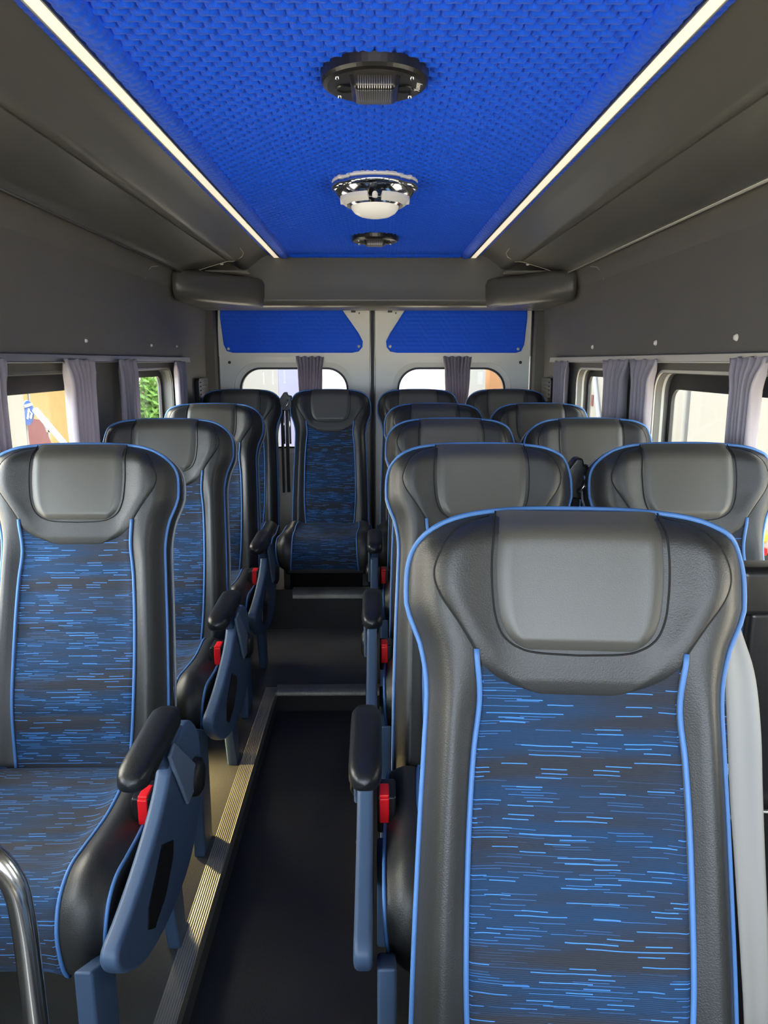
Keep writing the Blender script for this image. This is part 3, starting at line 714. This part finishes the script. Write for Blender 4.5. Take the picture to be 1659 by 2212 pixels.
def make_seat(name, loc, side, fz, label, grp, blk=True):
    """side +1: aisle on +x, -1: aisle on -x, 0: no side shield in view; fz floor height"""
    dz = loc[2]; t = empty(name, (loc[0], loc[1], fz), label, 'seat', grp); H = dz-fz
    def pp(key, nm, mk, m, par=t, **kw):
        o = part(key, nm, mk, m, par, **kw)
        if par is t: o.location = (0, 0, H)
        return o
    b = pp('back', 'backrest', backrest_mesh, M['vinyl'], smooth=True)
    part('bp1', 'piping', lambda: gt(lambda g: g.tube(edge_curve(), .0036, 8)), M['pipe'], b, smooth=True)
    part('bp2', 'rear_piping', lambda: gt(lambda g: g.tube(edge_curve(k=.062), .0032, 6)), M['pipe2'], b, smooth=True)
    f = pp('fab', 'fabric_panel', lambda: patch(XFAB, .19, .795, .0035, .01, nS=20, nT=90), M['fabric'], smooth=True, fix=False)
    for s in (1, -1): part(('ip', s), 'piping', lambda: gt(lambda g: g.tube([SB(s*interp(XFAB, q), q, .003) for q in np.linspace(.185, .79, 50)], .0037, 8)), M['pipe'], f, smooth=True)
    h = pp('head', 'headrest', lambda: patch(XHEAD, .010, .247, .009, .022, nS=24, nT=44, power=2), M['vinyl'], smooth=True, fix=False)
    part('hs', 'seam', lambda: gt(lambda g: g.tube(outline(XHEAD, .012, .247, .0008), .0015, 6)), M['seam'], h, smooth=True)
    q = part('padd', 'headrest_pad', lambda: patch(XPAD, .004, .192, .016, .02, nS=20, nT=36, power=2), M['pad'], h, smooth=True, fix=False)
    part('ps', 'pad_seam', lambda: gt(lambda g: g.tube(outline(XPAD, .004, .192, .0098), .0013, 6)), M['seam'], h, smooth=True)
    c = pp('cush', 'seat', cushion_mesh, M['vinyl'], smooth=True)
    fc = pp('cfab', 'seat_fabric', lambda: patch(CF, .0, CL-.002, .004, .01, nS=18, nT=80, surf=SC), M['fabric'], smooth=True, fix=False)
    for s in (1, -1):
        for nm_, tab, par_ in (('a', CF, fc), ('b', CW, c)):
            part(('cp', s, nm_), 'piping', lambda: gt(lambda g: g.tube([SC(s*interp(tab, k), k, .002) for k in np.linspace(.02, CL-.002, 50)], .0036, 8)), M['pipe'], par_, smooth=True)
    part('pan', 'seat_pan', lambda: gt(lambda g: g.box(-.20, .20, -.62, -.12, .25, .30)), M['black'], c, bevel=.01)
    sd = side if side else 1
    # legs (aisle side and wall side)
    zf = -H
    for s in ((1, -1) if True else ()):
        x0 = s*.235 if s == sd and side else s*.20
        for kk, poly in (('front', [(-.762, .385), (-.665, .33), (-.668, .02), (-.66, zf), (-.765, zf), (-.762, .02)]), ('rear', [(-.36, .27), (-.26, .27), (-.235, zf+.02), (-.20, zf), (-.29, zf)])):
            if kk == 'front' and not (s == sd and side): poly = [(y+(.20 if fz > .1 else .10), z) for y, z in poly]
            o = pp(('leg', s, kk, side, round(H, 3)), 'leg', lambda: gt(lambda g: g.prism(poly, 'x', x0-.016, x0+.016)), M['shield'] if s == sd and side else M['black'], bevel=.006)
    if side:
        s = side
        sh = pp(('shield', s), 'side_shield', lambda: gt(lambda g: g.prism([(p.x, p.y) for p in catmull([(a, b_, 0) for a, b_ in SP]+[(SP[0][0], SP[0][1], 0)], 4)[:-1]], 'x', *sorted((s*.258, s*.290)))), M['shield'], bevel=.009, seg=3)
        part(('inset', s), 'dark_inset', lambda: gt(lambda g: g.prism([(-.500, .425), (-.43, .385), (-.44, .355), (-.50, .315), (-.575, .305), (-.61, .33), (-.60, .365)], 'x', *sorted((s*.289, s*.2925)))), M['black'], sh)
        part(('slot', s), 'front_inset', lambda: gt(lambda g: g.prism([(s*.253, -.60), (s*.277, -.60), (s*.277, -.70), (s*.262, -.72)], 'z', .372, .40)), M['black'], sh) if False else None
        def brk(g):
            g.prism([(-.44, .575), (-.40, .585), (-.25, .45), (-.27, .40), (-.33, .40)], 'x', *sorted((s*.291, s*.300)))
        part(('brk', s), 'armrest_bracket', lambda: gt(brk), M['bracket'], sh, bevel=.004)
        part(('pivot', s), 'pivot_cap', lambda: gt(lambda g: g.lathe([(0, s*.034), (.030, s*.033), (.042, s*.026), (.046, s*0)], (s*.278, -.245, .415), 28, ax='x')), M['arm'], sh, smooth=True)
        def arm(g):
            rings = []
            for y, k in ((-.605, .02), (-.603, .45), (-.593, .75), (-.575, .95), (-.54, 1.), (-.47, 1.), (-.40, 1.02), (-.365, 1.), (-.345, .8), (-.338, .4), (-.336, .02)):
                z = .612+(y+.6)*.03; yy = y
                rings.append([(s*.272+.031*k*math.copysign(abs(math.cos(a))**.7, math.cos(a)), yy, z+.024*k*math.copysign(abs(math.sin(a))**.7, math.sin(a))) for a in np.linspace(0, 2*math.pi, 25)[:-1]])
            g.grid(rings, closeu=True)
        ar = pp(('arm', s), 'armrest', lambda: gt(arm), M['arm'], smooth=True)
        part(('armp', s), 'armrest_plate', lambda: gt(lambda g: g.prism([(-.565, .595), (-.345, .60), (-.23, .53), (-.24, .40), (-.30, .42), (-.37, .50), (-.44, .555)], 'x', *sorted((s*.258, s*.284)))), M['shield'], ar, bevel=.004)
    if side:
        s = side
        bk = pp(('bk', s), 'belt_buckle', lambda: gt(lambda g: g.box(s*.231-.019, s*.231+.019, -.435, -.365, .40, .482)), M['black'], bevel=.005)
        bk.rotation_euler = (0, 0, 0)
        part(('bkb', s), 'release_button', lambda: gt(lambda g: (g.box(s*.236-.010, s*.236+.010, -.4385, -.41, .425, .480), g.box(s*.236-.010, s*.236+.010, -.434, -.39, .47, .486))), M['red'], bk, bevel=.003)
    return t
gA, gW, gL = 'aisle seats right of the aisle', 'window seats on the right', 'single seats left of the aisle'
SX = [('a', .255, .96, -1), ('a', .252, 1.78, -1), ('a', .262, 2.59, -1), ('a', .268, 3.40, -1)]
aisl = ['large dark coach seat nearest the camera at lower right, with charcoal and blue striped fabric',
        'dark seat with blue piping directly behind the nearest right seat, beside the aisle',
        'dark headrested seat third from the camera in the column right of the aisle',
        'dark headrested seat fourth from the camera in the column right of the aisle']
for i, (k, x, y, s) in enumerate(SX):
    st = make_seat('coach_seat', (x+(.012 if i == 0 else 0), y, 0 if i < 3 else .008), s, 0, aisl[i], None)
    if i == 0: st.rotation_euler = (0, 0, math.radians(-4.5))
make_seat('coach_seat', (.748, 1.78, .0), 0, 0, 'dark window seat at the right edge of view, nearest beside the right window', None)
make_seat('coach_seat', (.748, 2.59, .0), 0, 0, 'window seat at right with a pale sheen on its headrest, second from the camera', None)
make_seat('coach_seat', (.752, 3.40, .008), 0, 0, 'window seat at right below the small window, third from the camera', None)
make_seat('coach_seat', (-.705, 1.78, .0), 1, 0, 'blue lit single seat at lower left with armrest and red buckle', None)
make_seat('coach_seat', (-.722, 2.58, .0), 1, 0, 'dark single seat directly behind the large blue lit left seat', None)
make_seat('coach_seat', (-.738, 3.39, .008), 1, 0, 'dark single left seat third from the camera, in front of the back row', None)
for x, lb in ((-.752, 'back row seat at the far left, against the left wall'), (-.252, 'middle back row seat seen whole at the end of the aisle'), (.238, 'back row seat just right of the aisle, mostly hidden'), (.735, 'back row seat at the far right below the right rear curtain')):
    make_seat('coach_seat', (x, 4.20, .042), 0, .21, lb, None)

# ---------------------------------------------------------------- belts, guides
def belt_guide(loc, label, chrome=True, k=1.):
    t = empty('belt_guide', loc, label, 'seat belt guide', None)
    g = G(); g.prism([(-.030, .0), (-.034, .035), (-.02, .055), (-.008, .072), (.010, .072), (.014, .055), (.034, .052), (.036, -.01), (.015, -.035), (-.02, -.03)], 'y', -.02, .025); g.build('guide_head', M['black'], t, bevel=.006, seg=3)
    g = G(); g.tube([(.012, -.022, .03), (.016, -.03, .015), (.010, -.03, .0), (.0, -.028, -.012)], .004, 8); g.build('hook', M['chrome'], t, smooth=True)
    for x in (-.014, .020):
        g = G(); g.tube([(x, 0, -.02), (x, .01, -.22)], .0055, 10); g.build('rod', M['chrome'], t, smooth=True)
    g = G(); g.box(-.030, -.018, -.01, .02, -.5, .0); g.box(-.006, .012, .004, .02, -.5, .0); g.build('strap', M['beltblk'], t)
    return t
belt_guide((.512, 1.86, 1.03), 'black seat belt guide with chrome hook between the second row seats on the right')
belt_guide((-.505, 4.22, 1.10), 'black seat belt guide between the two left seats of the back row')
# nearest seat: beige belt
t = empty('seat_belt', (.55, 1.06, 1.0), 'wide beige seat belt hanging down beside the nearest seat, right edge of view', 'seat belt')
g = G(); rows = []
path = [((.505, 1.04, 1.03), (.523, 1.04, 1.03)), ((.503, 1.02, .97), (.527, 1.02, .97)), ((.505, 1.0, .90), (.547, 1.00, .90)), ((.509, .985, .82), (.557, .985, .82)), ((.515, .97, .72), (.565, .975, .72)), ((.522, .95, .62), (.571, .96, .62)), ((.527, .92, .50), (.578, .94, .50)), ((.535, .90, .38), (.583, .92, .38)), ((.54, .88, .22), (.59, .9, .22))]
L_ = catmull([a for a, b in path], 6); R_ = catmull([b for a, b in path], 6)
for a, b in zip(L_, R_): rows.append([a.lerp(b, k/10)+Vector((0, -.0015*math.sin(k/10*math.pi*3), 0))-Vector((.55, 1.06, 1.0)) for k in range(11)])
g.grid(rows); o = g.build('webbing', M['belt'], t, smooth=True, fix=False); sl_ = o.modifiers.new('s', 'SOLIDIFY'); sl_.thickness = .0018
g = G(); g.box(-.018, .075, -.03, .03, -.03, .045); g.build('guide_head', M['black'], t, bevel=.012, seg=3)
g = G(); g.box(.0, .09, -.03, -.005, -.95, -.02); g.build('retractor_cover', M['black'], t, bevel=.01)
g = G(); g.tube(catmull([(-.055, -.10, -.30), (-.04, -.095, -.318), (0, -.055, -.33), (.07, -.05, -.335)], 6), .0035, 8); g.build('wire_loop', M['chrome'], t, smooth=True)

# ---------------------------------------------------------------- chrome grab rail, lower left
g = G()
pts = catmull([(-.90, .90, .715), (-.70, .90, .715), (-.60, .90, .712), (-.535, .90, .69), (-.500, .90, .645), (-.490, .90, .58), (-.488, .90, .45), (-.486, .90, .2), (-.486, .90, .006)], 8)
t = empty('grab_rail', (-.486, .90, 0), 'bent polished chrome grab rail in front of the left seat', 'grab rail')
g.tube([p-Vector((-.486, .90, 0)) for p in pts], .0165, 20); g.build('tube', M['rail'], t, smooth=True)
g = G(); g.lathe([(0, .012), (.03, .010), (.036, 0)], n=24); g.build('floor_flange', M['chrome'], t, smooth=True)

# added warm lamps, unseen behind the left seats, to brighten the floor
for y, lb in ((2.25, 'added unseen warm lamp low on the left wall behind the second seat'), (3.1, 'added unseen warm lamp low on the left wall behind the third seat')):
    t = empty('added_lamp', (-.985, y, .16), lb, 'lamp', None)
    g = G(); g.prism(rrect(-.06, .06, -.02, .02, .015, 5), 'x', -.012, .012); g.build('added_lamp_housing', M['black'], t, bevel=.003)
    ld = bpy.data.lights.new('added_lamp_light', 'AREA'); ld.shape = 'RECTANGLE'; ld.size = .10; ld.size_y = .03; ld.energy = 5; ld.color = (1, .78, .36); ld.spread = math.radians(110)
    lo = bpy.data.objects.new('added_lamp_light', ld); C.objects.link(lo); lo.parent = t; lo.location = (.016, 0, 0); lo.rotation_euler = (0, math.radians(-80), 0)

# ---------------------------------------------------------------- outside
g = G(); g.box(-40, 40, -30, 60, -.85, -.75); o = struct('ground', g, M['asphalt']); o.name = 'trim_13'
# right: long white wall panel and a parked van beyond
t = empty('white_trailer', (3.5, 6.4, -.75), 'long white parked trailer side filling the view through the large right window', 'trailer')
def sub(g, name, m, off, **k):
    g.v = [(a-off[0], b-off[1], c-off[2]) for a, b, c in g.v]; return g.build(name, m, t, **k)
off = (3.5, 6.4, -.75)
g = G(); g.box(3.5, 5.8, 2.2, 8.30, -.35, 2.6); sub(g, 'body', M['extvan'], off, bevel=.03)
g = G(); g.box(3.5, 5.8, 8.42, 9.75, -.35, 2.6); sub(g, 'rear_body', M['extwhite'], off, bevel=.03)
g = G(); g.box(3.56, 5.7, 8.3, 8.42, -.35, 2.55); sub(g, 'dark_joint', M['extgrey'], off)
g = G(); g.lathe([(0, -.03), (.05, -.028), (.065, 0)], (3.5, 6.46, -.20), 24, ax='x'); sub(g, 'amber_lamp', M['amber'], off, smooth=True)
g = G(); g.box(3.47, 3.5, 6.38, 6.56, -.36, -.30); sub(g, 'red_reflector', M['red'], off)
for y in (3.2, 7.6):
    g = G(); g.lathe([(0, -.02), (.2, -.02), (.40, -.01), (.42, .02), (.42, .28), (0, .28)], (3.55, y, -.33), 32, ax='x'); sub(g, 'wheel', M['rubber'], off)
off = (3.6, 12, -.75)
t = empty('parked_van', off, 'white van with a red stripe seen through the small right window', 'van')
g = G(); g.prism([(10.2, -.4), (14.6, -.4), (14.6, 1.75), (12.6, 1.85), (11.6, 1.6), (11.1, .75), (10.3, .55)], 'x', 3.6, 5.6); sub(g, 'body', M['extvan'], off, bevel=.06)
g = G(); g.box(3.585, 3.6, 12.3, 14.4, .62, .80); g.box(3.585, 3.6, 10.5, 11.0, .35, .5); sub(g, 'stripe', M['extred'], off)
g = G(); g.tube([(3.57, 11.75, .3), (3.57, 12.3, 1.25)], .045, 10); sub(g, 'pillar', M['extgrey'], off)
for y in (11.1, 13.7):
    g = G(); g.lathe([(0, -.02), (.2, -.02), (.34, -.01), (.36, .02), (.36, .24), (0, .24)], (3.62, y, -.39), 32, ax='x'); sub(g, 'wheel', M['rubber'], off)
# left
off = (-5.8, 10.5, -.75)
t = empty('yellow_building', off, 'yellow building wall with a pale upper corner seen through the large left window', 'building')
g = G(); g.box(-7.5, -5.8, 6.5, 14.4, -.75, 3.0); sub(g, 'wall', M['yellow'], off)
g = G(); g.box(-5.8, -5.72, 12.6, 14.4, 1.00, 3.0); sub(g, 'pale_panel', M['extwhite'], off)
g = G(); g.box(-5.82, -5.78, 12.56, 12.60, -.7, 1.3); sub(g, 'joint', M['extgrey'], off)
g = G(); g.box(-3.25, -3.0, 5.85, 6.42, -.75, 2.4); o = g.build('white_pillar', M['extwhite'], None, bevel=.01); tag(o, 'square white pillar outside at the left edge of the large left window', 'pillar')
t = empty('round_sign', (-3.05, 6.57, .90), 'round blue sign with white marking on a pole outside the left window', 'sign')
g = G(); g.lathe([(0, .01), (.105, .01), (.11, 0), (0, 0)], n=36, ax='x'); g.build('disc', M['extblue'], t)
g = G(); g.tube([(.013, -.04, -.05), (.013, 0, .03), (.013, .05, -.01), (.013, .02, -.05)], .010, 8); g.tube([(.013, -.07, .06), (.013, .06, .07)], .012, 8); g.build('marking', M['text'], t)
g = G(); g.tube([(-.03, 0, -1.65), (-.03, 0, .05)], .02, 10); g.build('pole', M['extgrey'], t)
g = G(); v = [(-3.1, 6.72, .80), (-3.35, 7.06, .80), (-3.25, 7.75, .0), (-2.95, 7.0, -.2)]
g.prism([(6.70, .86), (7.08, .80), (7.75, -.1), (7.0, -.75), (6.85, .2)], 'x', -3.22, -3.16); o = g.build('red_board', M['extred'], None, bevel=.005); tag(o, 'faded red board leaning outside the large left window', 'board')
g = G(); g.tube([(-3.0, 6.62, .92), (-3.0, 7.45, .38), (-3.0, 9.2, -.74)], .028, 10); o = g.build('pale_pole', M['stud'], None); tag(o, 'long pale pole slanting across the red board outside', 'pole')
t = empty('metal_shelf', (-3.75, 7.3, -.75), 'grey shelf holding pipes outside, below the round blue sign', 'shelf')
for z in (.9, 1.36): 
    g = G(); g.box(-.3, .3, -.5, .6, z, z+.03); g.build('shelf_board', M['extwhite'], t)
for k in range(5):
    g = G(); g.tube([(.30, -.45, 1.27-k*.06), (.30, .55, 1.12-k*.06)], .022, 8); g.build('pipe', M['extgrey'], t)
for x, y in ((-.28, -.48), (.28, -.48), (-.28, .58), (.28, .58)):
    g = G(); g.box(x-.02, x+.02, y-.02, y+.02, 0, 1.5); g.build('post', M['extgrey'], t)
off = (-5.3, 16.5, -.75)
t = empty('delivery_truck', off, 'white truck with a red stripe outside the small left window', 'truck')
g = G(); g.prism([(14.7, -.3), (20.5, -.3), (20.5, 2.2), (14.7, 2.2)], 'x', -7.4, -5.3); sub(g, 'body', M['extvan'], off, bevel=.04)
g = G(); g.box(-5.3, -5.285, 14.72, 20.4, .55, .69); sub(g, 'stripe', M['extred'], off)
for y in (15.6, 19.4):
    g = G(); g.lathe([(0, .02), (.2, .02), (.34, .01), (.36, -.02), (.36, -.24), (0, -.24)], (-5.32, y, -.39), 32, ax='x'); sub(g, 'wheel', M['rubber'], off)
off = (-4.75, 16.0, -.75)
t = empty('shrub', off, 'green leafy shrub outside the far edge of the small left window', 'shrub')
g = G(); rnd = random.Random(7)
for k in range(900):
    a, b_ = rnd.uniform(0, 6.28), rnd.uniform(-1, 1); r = .36*rnd.random()**.4; c = Vector((r*math.cos(a)*math.sqrt(1-b_*b_), r*math.sin(a)*math.sqrt(1-b_*b_), 1.1+r*b_*2.2))
    u = Vector((rnd.uniform(-1, 1), rnd.uniform(-1, 1), rnd.uniform(-1, 1))).normalized(); v_ = u.orthogonal().normalized(); l = .09
    g.face([c-u*l, c+v_*l*.4, c+u*l, c-v_*l*.4])
g.build('foliage', M['leaf'], t, fix=False)
g = G(); g.tube([(0, 0, 0), (.03, 0, .6), (0, .02, 1.3)], [.05, .04, .02], 8); g.build('stem', M['extgrey'], t)
# behind the van
off = (.1, 6.6, -.75)
t = empty('white_car', off, 'pale parked car close behind the rear doors', 'car')
body = [(6.9, -.35), (10.5, -.35), (10.5, .8), (9.9, 1.25), (8.2, 1.30), (7.4, .95), (7.0, .75)]
g = G(); g.prism(body, 'x', -.75, .95); sub(g, 'body', M['extvan'], off, bevel=.08, seg=4)
g = G(); g.prism([(7.45, 1.02), (8.2, 1.36), (8.15, 1.30), (7.5, .95)], 'x', -.5, .7); sub(g, 'windscreen', M['extlav'], off)
for x in (-.7, .75):
    for y in (7.6, 9.8):
        g = G(); g.lathe([(0, .1), (.3, .1), (.33, .0), (.3, -.1), (0, -.1)], (x, y, -.42), 24, ax='x'); sub(g, 'wheel', M['rubber'], off)
g = G(); g.box(1.36, 1.90, 9.0, 9.3, -.75, 2.2); o = g.build('orange_wall', M['orange'], None, bevel=.02); tag(o, 'orange panel wall outside the right rear door window', 'wall panel')
g = G(); g.box(-1.45, -1.10, 11.2, 11.5, -.75, 2.4); o = g.build('lavender_column', M['extlav'], None, bevel=.02); tag(o, 'pale lavender column outside the left rear door window', 'column')
g = G(); g.box(-3.8, 7, 16, 16.4, -.75, 5); o = g.build('far_building', M['extwhite'], None); tag(o, 'bright white building far behind the rear doors', 'building')
